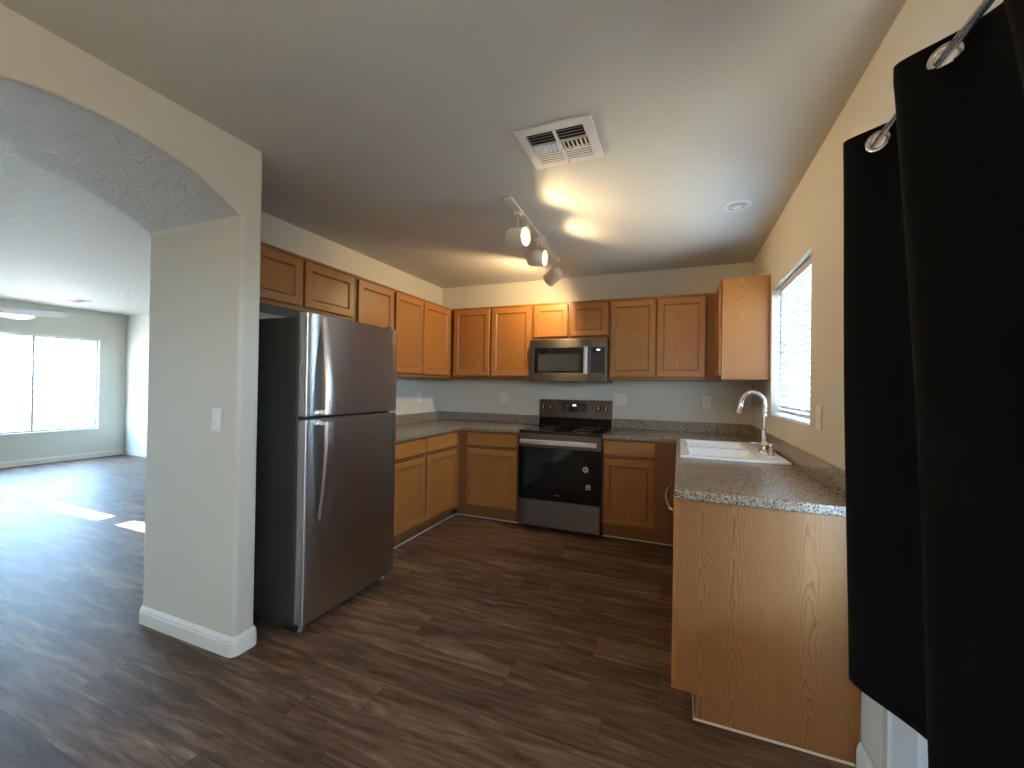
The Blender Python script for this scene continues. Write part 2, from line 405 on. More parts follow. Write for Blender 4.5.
pier = [(XL-.0005, YA0+.5), (XL-.0005, YA1+r_)] + [(XL+r_-(r_)*math.cos(t), YA1+r_-r_*math.sin(t)) for t in (PI/8, PI/4, 3*PI/8)] + [(XL+r_, YA1)]
pier += [(XA-r_, YA1)] + [(XA-r_+r_*math.sin(t), YA1+r_-r_*math.cos(t)) for t in (PI/8, PI/4, 3*PI/8, PI/2)]
pier += [(XA, YA0-r_)] + [(XA-r_+r_*math.cos(t), YA0-r_+r_*math.sin(t)) for t in (PI/8, PI/4, 3*PI/8, PI/2)] + [(.60, YA0)]
sweep(pier[::-1], 'baseboard_pier')
sweep([(XF, YR+.6), (XF, ld[0])][::-1], 'baseboard_far')
sweep([(XF, ld[1]), (XF, 0), (XL, 0)][::-1], 'baseboard_far')
sweep([(W, wy[0]-.69), (W, dy[1]+.001)], 'baseboard_right') if False else None
sweep([(W, dy[1]+.002), (W, -2.475)][::-1], 'baseboard_right', prof_=[(-a, z) for a, z in BP][::-1])
sweep([(W, YR), (W, dy[0])][::-1], 'baseboard_right', prof_=[(-a, z) for a, z in BP][::-1])

# living-room window (two panes, aluminium frame)
def ybar(mb, x0, x1, y0, y1, z0, z1, t):
    mb.grid_slab([y0, y0+t, y1-t, y1], [z0, z0+t, z1-t, z1], lambda u, v: y0+t < u < y1-t and z0+t < v < z1-t, 'x', x0, x1)
wr = thing('window_1', None, None, (XF-.09, (lw[0]+lw[1])/2, lz[0])); wr['kind'] = 'structure'
def rel(mb_build, root):   # keep world placement while parenting
    mb_build.parent = root; mb_build.matrix_parent_inverse = Matrix.Translation(-Vector(root.location)); return mb_build
mb = MB(); ybar(mb, XF-.12, XF-.06, lw[0]+.001, lw[1]-.001, lz[0]+.001, lz[1]-.001, .025)
rel(mb.build('window_frame', 'alum', bevel=.002), wr)
rel(MB().box(XF-.11, XF-.065, -1.135, -1.105, lz[0]+.025, lz[1]-.025).build('mullion', 'alum'), wr)
rel(MB().box(XF-.095, XF-.09, lw[0]+.026, -1.136, lz[0]+.026, lz[1]-.026).build('pane', 'glass'), wr)
rel(MB().box(XF-.095, XF-.09, -1.104, lw[1]-.026, lz[0]+.026, lz[1]-.026).build('pane', 'glass'), wr)
rel(MB().box(XF-.06, XF+.02, lw[0]-.02, lw[1]+.02, lz[0]-.018, lz[0]+.0).build('window_sill', 'trim', bevel=.004), wr)
# unseen sliding glass door, added to bring daylight into the living room
dr = thing('added_door', None, None, (XF-.09, (ld[0]+ld[1])/2, 0)); dr['kind'] = 'structure'
mb = MB(); ybar(mb, XF-.12, XF-.06, ld[0]+.001, ld[1]-.001, .001, 2.099, .05); rel(mb.build('door_frame', 'frame'), dr)
rel(MB().box(XF-.11, XF-.065, -4.44, -4.36, .05, 2.05).build('door_stile', 'frame'), dr)
rel(MB().box(XF-.095, XF-.09, ld[0]+.05, ld[1]-.05, .05, 2.05).build('pane', 'glass'), dr)
# two unseen narrow panes, added to throw sun patches on the living-room floor
for i, (a, b) in enumerate(tw):
    o = thing('window_%d' % (4+i), None, None, ((a+b)/2, .07, T0)); o['kind'] = 'structure'
    rel(MB().box(a+.001, b-.001, .06, .10, T0+.0005, T0+.012).box(a+.001, b-.001, .06, .10, T1-.012, T1-.0005).build('window_frame', 'frame'), o)
    rel(MB().box(a+.001, b-.001, .078, .082, T0+.012, T1-.012).build('pane', 'glass'), o)
# kitchen window
kw = thing('window_2', None, None, (W+.1, (wy[0]+wy[1])/2, wz[0])); kw['kind'] = 'structure'
mb = MB(); ybar(mb, W+.10, W+.145, wy[0]+.001, wy[1]-.001, wz[0]+.001, wz[1]-.001, .035)
rel(mb.build('window_frame', 'frame', bevel=.003), kw)
rel(MB().box(W+.105, W+.14, -1.345, -1.31, wz[0]+.036, wz[1]-.036).build('mullion', 'frame'), kw)
rel(MB().box(W+.12, W+.124, wy[0]+.036, wy[1]-.036, wz[0]+.036, wz[1]-.036).build('pane', 'glass'), kw)
rel(MB().box(W-.006, W+.099, wy[0]+.001, wy[1]-.001, wz[0]+.0005, wz[0]+.014).build('window_sill', 'frame', bevel=.003), kw)

# patio door on the right wall, behind the curtain
pd = thing('door_2', None, None, (W+.08, (dy[0]+dy[1])/2, 0)); pd['kind'] = 'structure'
mb = MB(); ybar(mb, W+.010, W+.14, dy[0]+.001, dy[1]-.001, .001, dz-.001, .03); rel(mb.build('door_frame', 'frame', bevel=.004), pd)
for (y0, y1, x0) in ((dy[1]-1.31, dy[1]-.032, W+.070), (dy[0]+.032, dy[1]-1.26, W+.03)):
    mb = MB(); ybar(mb, x0, x0+.035, y0, y1, .032, dz-.032, .10); st = rel(mb.build('door_panel', 'frame', bevel=.004), pd)
    o = MB().box(x0+.015, x0+.019, y0+.101, y1-.101, .651, dz-.133).build('pane', 'glass'); o.parent = st
    o = MB().box(x0+.010, x0+.026, y0+.101, y1-.101, .133, .61).box(x0+.004, x0+.032, y0+.101, y1-.101, .6105, .650).build('kick_panel', 'frame'); o.parent = st
rel(MB().box(W+.015, W+.0295, -3.97, -3.945, .95, 1.15).build('door_handle', 'frame', bevel=.003), pd)

# white caulk line and toe mouldings along the cabinets
struct(MB().box(.537, .545, -1.95, -.56, .0005, .011).box(.545, 1.262, -.553, -.545, .0005, .009).build('trim_1', 'trim'))
struct(MB().box(2.037, 2.72, -.553, -.545, .0005, .009).build('trim_2', 'trim'))
struct(MB().box(2.725, W-.02, -2.480, -2.473, .0005, .006).box(2.719, 2.725, -2.480, -2.0, .0005, .006).build('trim_3', 'trim'))

# ------------------------------------------------------------------ cabinets
def rail_door(name, w_, h_, parent, x, z, fw=.052, th=.019, label=None):
    """five-piece door: frame with a sloped inner moulding, flat recessed panel; front faces -Y"""
    mb = MB(); e = .004; sl = .012; dp = .009
    rects = [(0, th), (0, e), (e, 0), (fw, 0), (fw+.003, .003), (fw+sl, dp)]   # (inset, depth)
    loops = []
    for ins, d in rects:
        loops.append([mb.bm.verts.new((px, d, pz)) for px, pz in ((ins, ins), (w_-ins, ins), (w_-ins, h_-ins), (ins, h_-ins))])
    for L0, L1 in zip(loops, loops[1:]):
        for k in range(4): mb.face([L0[k], L0[(k+1) % 4], L1[(k+1) % 4], L1[k]], 2 if L0 in (loops[0], loops[3], loops[4]) else 1 if k in (0, 2) else 0)
    mb.face(loops[0][::-1])
    d = mb.build(name, ['oak', 'oakh', 'oakg'], parent, loc=(x, -th-.0015, z), normals=False)
    bm = bmesh.new(); bm.from_mesh(d.data); bmesh.ops.recalc_face_normals(bm, faces=bm.faces); bm.to_mesh(d.data); bm.free()
    p = MB().box(fw+sl-.002, w_-fw-sl+.002, dp, dp+.006, fw+sl-.002, h_-fw-sl+.002).build('door_panel', 'oak', d)
    return d
def drawer_front(w_, h_, parent, x, z, th=.019):
    mb = MB(); mb.box(0, w_, 0, th, 0, h_)
    return mb.build('drawer', 'oakh', parent, bevel=.005, loc=(x, -th-.0015, z))
def upper(label, loc, rz, w_, h_, d_, doors, z0=.03, z1=.03):
    """doors: list of (x0, x1)"""
    t = thing('wall_cabinet', label, 'cabinet', loc, rz, None)
    mb = MB(); mb.grid_slab([0, .018, w_-.018, w_], [0, .03, h_-.001, h_], lambda u, v: False, 'y', 0, d_)
    mb.build('body', 'oakf' if rz != -PI/2 else 'oak', t, bevel=.0015)
    for a, b in doors: rail_door('door', b-a, h_-z0-z1, t, a, z0)
    # thin dark top moulding
    MB().box(0, w_, -.006, .012, h_-.012, h_-.0005).build('top_moulding', 'oakh', t, bevel=.002)
    return t
UB, UT = 1.40, 2.165
X0 = .002   # clearance from the walls
LD = .315
# left wall (front faces +X): local x -> +Y
def leftcab(label, y0, y1, z0, z1, doors): return upper(label, (LD, y0, z0), PI/2, y1-y0, z1-z0, LD-X0, [(a-y0, b-y0) for a, b in doors])
leftcab('short double-door oak wall cabinet mounted directly above the refrigerator', YA0+.002, -1.792, 1.80, UT, [(-2.745, -2.285), (-2.262, -1.812)])
leftcab('single-door oak wall cabinet between the over-fridge cabinet and the left corner pair', -1.790, -1.322, UB, UT, [(-1.768, -1.336)])
leftcab('tall two-door oak wall cabinet on left wall reaching into the corner', -1.320, -.003, UB, UT, [(-1.308, -.884), (-.872, -.378)])
# back wall
def backcab(label, x0, x1, z0, z1, doors): return upper(label, (x0, -LD, z0), 0, x1-x0, z1-z0, LD-X0, [(a-x0, b-x0) for a, b in doors])
backcab('two-door oak wall cabinet on back wall, left of the microwave', LD+.024, 1.262, UB, UT, [(.352, .785), (.808, 1.247)])
backcab('short two-door oak wall cabinet directly above the microwave', 1.264, 2.030, 1.792, UT, [(1.279, 1.631), (1.657, 2.016)])
backcab('two-door oak wall cabinet on back wall, right of the microwave', 2.032, W-LD-.003, UB, UT, [(2.046, 2.447), (2.461, 2.862)])
# right wall: local x -> -Y
t = upper('oak wall cabinet on right wall beside the window, plain grained side showing', (W-LD, -.003, UB), -PI/2, .797, UT-UB, LD-X0, [(.345, .785)])

def base(label, loc, rz, w_, d_, cols, hollow=False, h_=.873, toe=.075, toe_h=.10, fill=None, x_toe=(0, 0)):
    t = thing('base_cabinet', label, 'cabinet', loc, rz)
    mb = MB()
    if hollow:
        mb.grid_slab([0, .018, w_-.018, w_], [0, .018, d_-.012, d_], lambda u, v: .018 < u < w_-.018 and .018 < v < d_-.012, 'z', toe_h+.018, h_)
        mb.box(0, w_, 0, d_, toe_h, toe_h+.0178)
    else: mb.box(0, w_, 0, d_, toe_h, h_)
    mb.build('body', 'oakf', t, bevel=.0015)
    MB().box(x_toe[0], w_-x_toe[1], toe, d_-.01, .001, toe_h-.0005).build('toe_kick', 'oakf', t)
    for a, b in cols:
        rail_door('door', b-a, .555, t, a, .145)
        drawer_front(b-a, .122, t, a, .735)
    return t
BD = .608
base('oak base cabinet with two drawers over two doors, right of refrigerator', (BD, -1.945, 0), PI/2, 1.945-.615, BD-X0, [(.255, .702), (.725, 1.243)])
t = base('oak base cabinet, one drawer and door, left of the range', (.002, -BD, 0), 0, 1.26, BD-X0, [(.696, 1.232)], x_toe=(.54, 0))
base('oak base cabinet, one drawer and door, right of the range', (2.036, -BD, 0), 0, 2.652-2.036, BD-X0, [(.010, .436)])
# sink base: front faces -X along the right wall
FX = 2.656
base('oak sink base cabinet under the window, doors facing the range side', (FX, -.003, 0), -PI/2, 1.822, W-FX-X0, [(.66, 1.21), (1.23, 1.79)], hollow=True)
# end panel closing the peninsula side
ep = thing('cabinet_end_panel', 'large oak veneer end panel below the near end of the countertop', 'panel', (FX, -2.45, 0))
px0, px1 = 0, W-FX-.03
MB().prism([(px0, .10), (px0+.072, .10), (px0+.072, .001), (px1, .001), (px1, .872), (px0, .872)], 'y', -.022, 0).build('panel', 'oakp', ep)
MB().box(-.0195, -.0005, -.022, .0, .101, .872).build('edge_strip', 'oakh', ep, bevel=.001)
MB().box(px1+.0005, W-FX-.002, -.014, .0, .001, .872).build('filler_strip', 'oakh', ep)
# dishwasher, edge on
dw = thing('dishwasher', 'stainless dishwasher between the end panel and the sink cabinet', 'dishwasher', (FX, -1.828, 0), -PI/2)
MB().box(0.002, .598, .03, .56, .112, .870).build('body', 'greyp', dw)
MB().box(0.003, .597, -.012, .028, .11, .868).build('door', 'steel', dw, bevel=.005)
MB().box(0.003, .597, .075, .09, .001, .109).build('toe_kick', 'blackp', dw)
pts = [(.045, -.0125, .80), (.050, -.030, .80)] + [(.05+.50*k/16, -.032-.026*math.sin(PI*k/16), .80) for k in range(1, 16)] + [(.550, -.030, .80), (.555, -.0125, .80)]
MB().tube(pts, .0085, 12).build('handle', 'nickel', dw)

# ------------------------------------------------------------------ countertops
CT, CB = .914, .8745
t = thing('countertop', 'grey speckled laminate countertop in L shape left of the range', 'countertop', (0, 0, CB))
mb = MB(); mb.grid_slab([.002, .637, 1.262], [-1.95, -.637, -.002], lambda u, v: u > .637 and v < -.637, 'z', CB, CT)
rel(mb.build('slab', 'lam', bevel=.008, seg=3), t)
mb = MB(); mb.grid_slab([.002, .022, 1.262], [-1.95, -.022, -.002], lambda u, v: u > .022 and v < -.022, 'z', CT+.0003, 1.012)
rel(mb.build('backsplash', 'lam', bevel=.003), t)
t = thing('countertop', 'grey-brown speckled laminate countertop holding the sink, ending beside curtain', 'countertop', (W, 0, CB))
sk = (2.69, 3.19, -1.60, -.79)
mb = MB(); mb.grid_slab([2.034, 2.637, sk[0], sk[1], W-.002], [-2.492, sk[2], sk[3], -.637, -.002],
    lambda u, v: (u < 2.637 and v < -.637) or (sk[0] < u < sk[1] and sk[2] < v < sk[3]), 'z', CB, CT)
rel(mb.build('slab', 'lam', bevel=.008, seg=3), t)
mb = MB(); mb.grid_slab([2.034, W-.022, W-.002], [-2.492, -.022, -.002], lambda u, v: u < W-.022 and v < -.022, 'z', CT+.0003, 1.012)
rel(mb.build('backsplash', 'lam', bevel=.003), t)

# ------------------------------------------------------------------ sink
sx0, sx1, sy0, sy1 = 2.662, 3.225, -1.64, -.76
sk_ = thing('kitchen_sink', 'white double-bowl drop-in sink set in the countertop under the window', 'sink', ((sx0+sx1)/2, (sy0+sy1)/2, CT))
bx = (2.705, 3.075); b1 = (-1.595, -1.222); b2 = (-1.178, -.805)
mb = MB(); mb.grid_slab([sx0, bx[0], bx[1], sx1], [sy0, b1[0], b1[1], b2[0], b2[1], sy1],
    lambda u, v: bx[0] < u < bx[1] and (b1[0] < v < b1[1] or b2[0] < v < b2[1]), 'z', CT+.0005, CT+.016)
rel(mb.build('rim', 'white', bevel=.006, seg=3), sk_)
for (a, b) in (b1, b2):
    mb = MB()
    def ring(ins, z, r=.05, nn=6):
        x0_, x1_, y0_, y1_ = bx[0]+ins, bx[1]-ins, a+ins, b-ins; L = []
        for cx_, cy_, s0 in ((x1_-r, y1_-r, 0), (x0_+r, y1_-r, PI/2), (x0_+r, y0_+r, PI), (x1_-r, y0_+r, 1.5*PI)):
            for k in range(nn+1): L.append(mb.bm.verts.new((cx_+r*math.cos(s0+k*PI/2/nn), cy_+r*math.sin(s0+k*PI/2/nn), z)))
        return L
    rs = [ring(-.006, CT+.008, .03), ring(.004, CT-.004, .04), ring(.012, CT-.16, .05), ring(.035, CT-.18, .05)]
    for A_, B_ in zip(rs, rs[1:]):
        for k in range(len(A_)):
            f = mb.face([A_[k], A_[(k+1) % len(A_)], B_[(k+1) % len(B_)], B_[k]]); f.smooth = True
    mb.face(rs[-1])
    bo = rel(mb.build('bowl', 'white', normals=True), sk_)
    md = bo.modifiers.new('thick', 'SOLIDIFY'); md.thickness = .004; md.offset = -1
    cx_ = (bx[0]+bx[1])/2; cy_ = (a+b)/2
    d_ = MB().lathe([(.045, 0), (.045, .003), (.038, .004), (.03, -.001)], (cx_, cy_, CT-.178)).build('drain', 'chrome'); d_.parent = bo
ZS = CT+.016
fc = thing('faucet', 'chrome gooseneck faucet with pull-down spout on the sink deck', 'faucet', (3.15, -1.30, ZS))
mb = MB(); mb.lathe([(.034, 0), (.034, .006), (.028, .012), (.024, .03), (.024, .055), (.017, .066), (.0125, .075)], (0, 0, 0.0005)); mb.build('base', 'chrome', fc)
dirx, diry = -.72, .42
L_ = math.hypot(dirx, diry); dirx /= L_; diry /= L_; r = .070
pts = [(0, 0, .07), (0, 0, .16), (0, 0, .24)] + [(dirx*(r-r*math.cos(a)), diry*(r-r*math.cos(a)), .30+r*1.12*math.sin(a)) for a in [PI*k/16 for k in range(0, 16)]]
e_ = (dirx*(2*r+.012), diry*(2*r+.012), .285)
pts += [(dirx*2*r*.995, diry*2*r*.995, .31)]
MB().tube(pts, .0135, 16).build('neck', 'chrome', fc)
MB().lathe([(.014, 0), (.017, .012), (.0185, .06), (.0185, .075)], (dirx*2*r*.995, diry*2*r*.995, .316), (dirx*.28, diry*.28, -1)).build('spray_head', 'chrome', fc)
MB().tube([(-.015, -.01, .055), (-.05, -.02, .062), (-.085, -.03, .064)], [.008, .006, .005], 10).build('lever', 'chrome', fc)
sd = thing('soap_dispenser', 'small chrome pump dispenser beside the faucet base', 'dispenser', (3.165, -1.425, ZS))
MB().lathe([(.022, 0), (.022, .006), (.014, .012), (.013, .045), (.008, .05), (.008, .062), (.012, .066), (.012, .074)], (0, 0, .0005)).build('body', 'chrome', sd)
MB().tube([(0, 0, .070), (-.03, 0, .070), (-.045, 0, .064)], .005, 8).build('spout', 'chrome', sd)

# ------------------------------------------------------------------ refrigerator
fx = .864
fr = thing('refrigerator', 'tall stainless top-freezer refrigerator with dark sides behind white pier', 'refrigerator', (.45, -2.34, 0))
FY0, FY1 = -2.712, -1.968
rel(MB().box(.06, .797, FY0+.004, FY1-.004, .045, 1.672).build('body', 'charcoal', bevel=.006), fr)
rel(MB().box(.797, .806, FY0+.012, FY1-.012, .06, 1.665).build('gasket', 'blackp'), fr)
def fdoor(name, z0, z1):
    mb = MB(); cv = .010; npt = 12
    prof = [(.806, FY0), (.806, FY1)]
    # slightly bowed front between rounded edges
    fr_pts = [(fx-.012, FY1), (fx-.004, FY1-.003)]
    for k in range(npt+1):
        t_ = k/npt; yy = FY1-.010+(FY0+.010-(FY1-.010))*t_; fr_pts.append((fx+cv*(1-(2*t_-1)**2)*.6, yy))
    fr_pts += [(fx-.004, FY0+.003), (fx-.012, FY0)]
    mb.prism(prof+fr_pts, 'z', z0, z1)
    for f in mb.bm.faces:
        if len(f.verts) == 4 and abs(f.normal.z) < .5: f.smooth = True
    o = mb.build(name, 'steelf', bevel=.0); md = o.modifiers.new('bevel', 'BEVEL'); md.width = .004; md.segments = 2; md.limit_method = 'ANGLE'; md.angle_limit = .8; md.harden_normals = True
    return rel(o, fr)
fz = fdoor('freezer_door', 1.146, 1.692); fd = fdoor('refrigerator_door', .062, 1.130)
def handle(parent, ztip, zroot):
    """tapered bow standing off the door: pinned at the outer tip, widest and furthest out near the door split"""
    mb = MB(); n_ = 18; rows = []
    y0 = -2.607
    for k in range(n_+1):
        t_ = k/n_; z = ztip+(zroot-ztip)*t_
        off = .002+.060*math.sin(min(1, t_*1.05)*PI/2)**.9
        wd = .019+.015*t_; th_ = .012
        xf = fx+.006
        rows.append([mb.bm.verts.new(p) for p in ((xf+off-th_*(1 if k else .2), y0-wd, z), (xf+off, y0-wd*.7, z), (xf+off+.003, y0, z), (xf+off, y0+wd*.7, z), (xf+off-th_*(1 if k else .2), y0+wd, z))])
    for a_, b_ in zip(rows, rows[1:]):
        for k in range(5): f = mb.face([a_[k], a_[(k+1) % 5], b_[(k+1) % 5], b_[k]]); f.smooth = True
    mb.face(rows[0]); mb.face(rows[-1])
    s_ = 1 if zroot > ztip else -1
    mb.box(fx+.004, fx+.055, y0-.02, y0+.02, min(zroot, zroot-s_*.022), max(zroot, zroot-s_*.022))
    h_ = mb.build('handle', 'steelh', bevel=.002); h_.parent = parent; h_.matrix_parent_inverse = Matrix()
    return h_
for par, a, b in ((fz, 1.675, 1.156), (fd, .585, 1.120)):
    handle(par, a, b)
rel(MB().box(.70, .85, -2.04, -1.985, 1.6925, 1.708).build('hinge_cover', 'greyp', bevel=.003), fr)
rel(MB().box(.70, .797, FY0+.02, FY1-.02, .012, .044).build('base_grille', 'blackp'), fr)
for yy in (FY0+.05, FY1-.05):
    rel(MB().cyl((.80, yy-.014, .021), (.80, yy+.014, .021), .020).build('foot', 'greyp'), fr)
o = MB().cyl((fx+.001, -2.028, 1.60), (fx+.005, -2.028, 1.60), .008, seg=20); o = o.build('badge', 'chrome'); o.parent = fz
o = MB().cyl((fx-.003, -2.00, .72), (fx+.003, -2.00, .72), .006, seg=16).build('badge', 'greyp'); o.parent = fd

# ------------------------------------------------------------------ range
rx0, rx1 = 1.2655, 2.0305; RF = -.682
rg = thing('electric_range', 'stainless freestanding range with black glass cooktop and oven door', 'stove', ((rx0+rx1)/2, -.35, 0))
rel(MB().box(rx0, rx1, -.640, -.03, .03, .900).build('body', 'charcoal', bevel=.003), rg)
rel(MB().box(rx0-.0, rx1+.0, -.668, -.085, .9005, .918).build('cooktop', 'black', bevel=.004), rg)
for (cx_, cy_, rr_) in ((1.45, -.52, .105), (1.84, -.52, .09), (1.45, -.24, .075), (1.84, -.24, .105)):
    mb = MB(); mb.tube([(cx_+rr_*math.cos(a), cy_+rr_*math.sin(a), .9181) for a in [2*PI*k/40 for k in range(40)]], .0009, 4, closed=True)
    rel(mb.build('burner_ring', 'greyp'), rg)
# backguard: black riser and slanted stainless panel
rel(MB().prism([(-.030, .9185), (-.084, .9185), (-.062, 1.002), (-.030, 1.002)], 'x', rx0+.004, rx1-.004).build('riser', 'black'), rg)
# prism on axis x uses (y,z)
bgd = rel(MB().prism([(-.030, 1.0025), (-.078, 1.0025), (-.058, 1.185), (-.050, 1.192), (-.030, 1.192)], 'x', rx0-.001, rx1+.001).build('backguard', 'steel', bevel=.004), rg)
ang = math.atan2(.020, .182)
def onbg(x, z, off=0): return Vector((x, -.078+.020*(z-1.0025)/.182-off, z))
nrm = Vector((0, -.994, .109))
mb = MB(); zc0, zc1 = 1.065, 1.155
mb.prism([(onbg(0, zc0, .0004)[1], zc0), (onbg(0, zc0, .003)[1], zc0), (onbg(0, zc1, .003)[1], zc1), (onbg(0, zc1, .0004)[1], zc1)], 'x', 1.515, 1.775)
rel(mb.build('display_panel', 'black'), rg)
mb = MB(); mb.prism([(onbg(0, 1.128, .0031)[1], 1.128), (onbg(0, 1.128, .004)[1], 1.128), (onbg(0, 1.142, .004)[1], 1.142), (onbg(0, 1.142, .0031)[1], 1.142)], 'x', 1.628, 1.664)
rel(mb.build('clock_digits', 'display'), rg)
for xs_ in (1.528, 1.690):
    mb = MB()
    for i in range(4):
        for j in range(3):
            z_ = 1.076+j*.022; a = onbg(0, z_, .0031)[1]
            mb.box(xs_+i*.020, xs_+i*.020+.010, a-.0006, a, z_, z_+.006)
    rel(mb.build('touch_keys', 'greyp'), rg)
for xk in (1.318, 1.395, 1.900, 1.975):
    p = onbg(xk, 1.112, .0005); k_ = thing('knob', None, None)
    bpy.data.objects.remove(k_)
    mb = MB(); mb.lathe([(.024, 0), (.024, .004), (.019, .006), (.018, .024), (.015, .027)], p, nrm, 24)
    kb = rel(mb.build('knob', 'blackp'), rg)
    q = p+nrm*.0275
    o = MB().box(q.x-.0045, q.x+.0045, q.y-.006, q.y+.002, q.z-.017, q.z+.017).build('knob_grip', 'steelh', bevel=.002); o.parent = kb
# oven door
dr_ = rel(MB().box(rx0+.003, rx1-.003, RF, -.6405, .292, .765).build('oven_door', 'black', bevel=.004), rg)
rel(MB().box(rx0+.003, rx1-.003, RF, -.6405, .767, .885).build('door_top_trim', 'steel', bevel=.004), rg)
rel(MB().box(rx0+.006, rx1-.006, -.660, -.6405, .886, .8995).build('vent_gap', 'blackp'), rg)
mb = MB(); mb.box(rx0+.03, rx1-.03, RF-.050, RF-.028, .800, .842)
for a in (rx0+.05, rx1-.08): mb.box(a, a+.03, RF-.030, RF-.0005, .808, .834)
rel(mb.build('handle', 'steelh', bevel=.006, seg=3), rg)
o = MB().box(rx0+.12, rx1-.12, RF-.0012, RF-.0002, .40, .70).build('oven_window', mat('oven_window_glass', (.010, .012, .011), .05)); rel(o, rg)
o = MB().cyl((1.900, RF-.0025, .600), (1.900, RF-.0004, .600), .026, seg=32); o = rel(o.build('round_sticker', 'paper'), rg)
o2 = MB().cyl((1.900, RF-.0032, .600), (1.900, RF-.0026, .600), .010, seg=24).build('sticker_mark', 'ink'); o2.parent = o; o2.location = (0, 0, 0); o2.matrix_parent_inverse = Matrix()
mb = MB(); mb.box(1.902, 1.946, RF-.0018, RF-.0004, .425, .470); o = rel(mb.build('small_label', 'ink'), rg)
mb = MB()
mb.box(1.904, 1.908, RF-.0026, RF-.0019, .430, .468); mb.box(1.914, 1.942, RF-.0026, RF-.0019, .460, .466); mb.box(1.916, 1.944, RF-.0026, RF-.0019, .445, .451); mb.box(1.904, 1.944, RF-.0026, RF-.0019, .427, .435); mb.box(1.940, 1.944, RF-.0026, RF-.0019, .430, .468)
o2 = mb.build('label_print', 'paper'); o2.parent = o
rel(MB().box(1.620, 1.672, RF-.0022, RF-.0004, .342, .350).build('badge', 'greyp', bevel=.002), rg)
rel(MB().box(rx0+.003, rx1-.003, RF+.004, -.6405, .045, .286).build('storage_drawer', 'steel', bevel=.005), rg)
rel(MB().box(rx0+.03, rx1-.03, -.60, -.10, .001, .0295).build('base_plinth', 'blackp'), rg)

# ------------------------------------------------------------------ microwave
MF = -.405
mw = thing('microwave', 'stainless over-the-range microwave with black window and keypad', 'microwave', ((rx0+rx1)/2, -.2, 1.375))
mx0, mx1, mz0, mz1 = 1.267, 2.0275, 1.375, 1.788
rel(MB().box(mx0, mx1, MF+.03, -.004, mz0+.012, mz1).build('body', 'charcoal', bevel=.003), mw)
xd = 1.862
dr_ = rel(MB().grid_slab([mx0, mx0+.045, xd-.055, xd], [mz0+.002, mz0+.085, mz1-.085, mz1-.002], lambda u, v: mx0+.045 < u < xd-.055 and mz0+.085 < v < mz1-.085, 'y', MF, MF+.029).build('door', 'steel', bevel=.004), mw)
rel(MB().box(mx0+.046, xd-.056, MF+.003, MF+.029, mz0+.086, mz1-.086).build('door_glass', 'black'), mw)
rel(MB().box(mx0+.085, xd-.095, MF+.0018, MF+.0028, mz0+.105, mz1-.145).build('window', 'mwglass'), mw)
rel(MB().grid_slab([xd+.002, xd+.015, mx1-.022, mx1], [mz0+.002, mz0+.085, mz1-.085, mz1-.002], lambda u, v: xd+.015 < u < mx1-.022 and mz0+.085 < v < mz1-.085, 'y', MF, MF+.029).build('control_surround', 'steel', bevel=.003), mw)
cp = rel(MB().box(xd+.016, mx1-.023, MF+.003, MF+.029, mz0+.086, mz1-.086).build('control_panel', 'blackp'), mw)
o = MB().box(1.930, 1.962, MF+.0015, MF+.0025, 1.672, 1.686).build('clock_digits', 'display'); o.parent = cp
mb = MB()
for i in range(4):
    for j in range(7): mb.box(1.893+i*.026, 1.909+i*.026, MF+.0018, MF+.0025, 1.475+j*.026, 1.487+j*.026)
o = mb.build('keypad', mat('key_grey', (.05, .055, .06), .5)); o.parent = cp
mb = MB(); mb.box(xd-.047, xd-.012, MF-.040, MF-.022, mz0+.075, mz1-.08)
mb.box(xd-.042, xd-.017, MF-.023, MF-.0005, mz0+.085, mz0+.110); mb.box(xd-.042, xd-.017, MF-.023, MF-.0005, mz1-.115, mz1-.09)
rel(mb.build('handle', 'steelh', bevel=.006, seg=3), mw)
rel(MB().box(mx0+.22, xd-.08, MF+.004, MF+.028, mz0-.006, mz0+.0015).build('vent_grille', 'blackp'), mw)
rel(MB().box(xd-.02, mx1+.03-.03, MF+.02, -.05, mz0-.004, mz0+.0115).build('bottom_pan', 'greyp'), mw)

# ------------------------------------------------------------------ ceiling things
vt = thing('ceiling_vent', 'square white louvred air vent on the kitchen ceiling', 'vent', (2.11, -2.39, H))
vx0, vx1, vy0, vy1 = 1.933, 2.288, -2.560, -2.222
zt = H-.0005
mb = MB(); mb.grid_slab([vx0, vx0+.045, vx1-.045, vx1], [vy0, vy0+.045, vy1-.045, vy1], lambda u, v: vx0+.045 < u < vx1-.045 and vy0+.045 < v < vy1-.045, 'z', zt-.012, zt)
rel(mb.build('frame', 'ventw', bevel=.003), vt)
rel(MB().box(vx0+.046, vx1-.046, vy0+.046, vy1-.046, zt-.001, zt).build('duct', 'duct'), vt)
ix0, ix1, iy0, iy1 = vx0+.047, vx1-.047, vy0+.047, vy1-.047
mid = (ix0+ix1)/2; sy = (iy1-iy0)
mb = MB()
mb.box(mid-.006, mid+.006, iy0, iy1, zt-.014, zt-.002)
mb.box(ix0, ix1, iy0+sy*.36, iy0+sy*.36+.004, zt-.014, zt-.002); mb.box(ix0, ix1, iy0+sy*.66, iy0+sy*.66+.004, zt-.014, zt-.002)
rel(mb.build('divider', 'ventw'), vt)
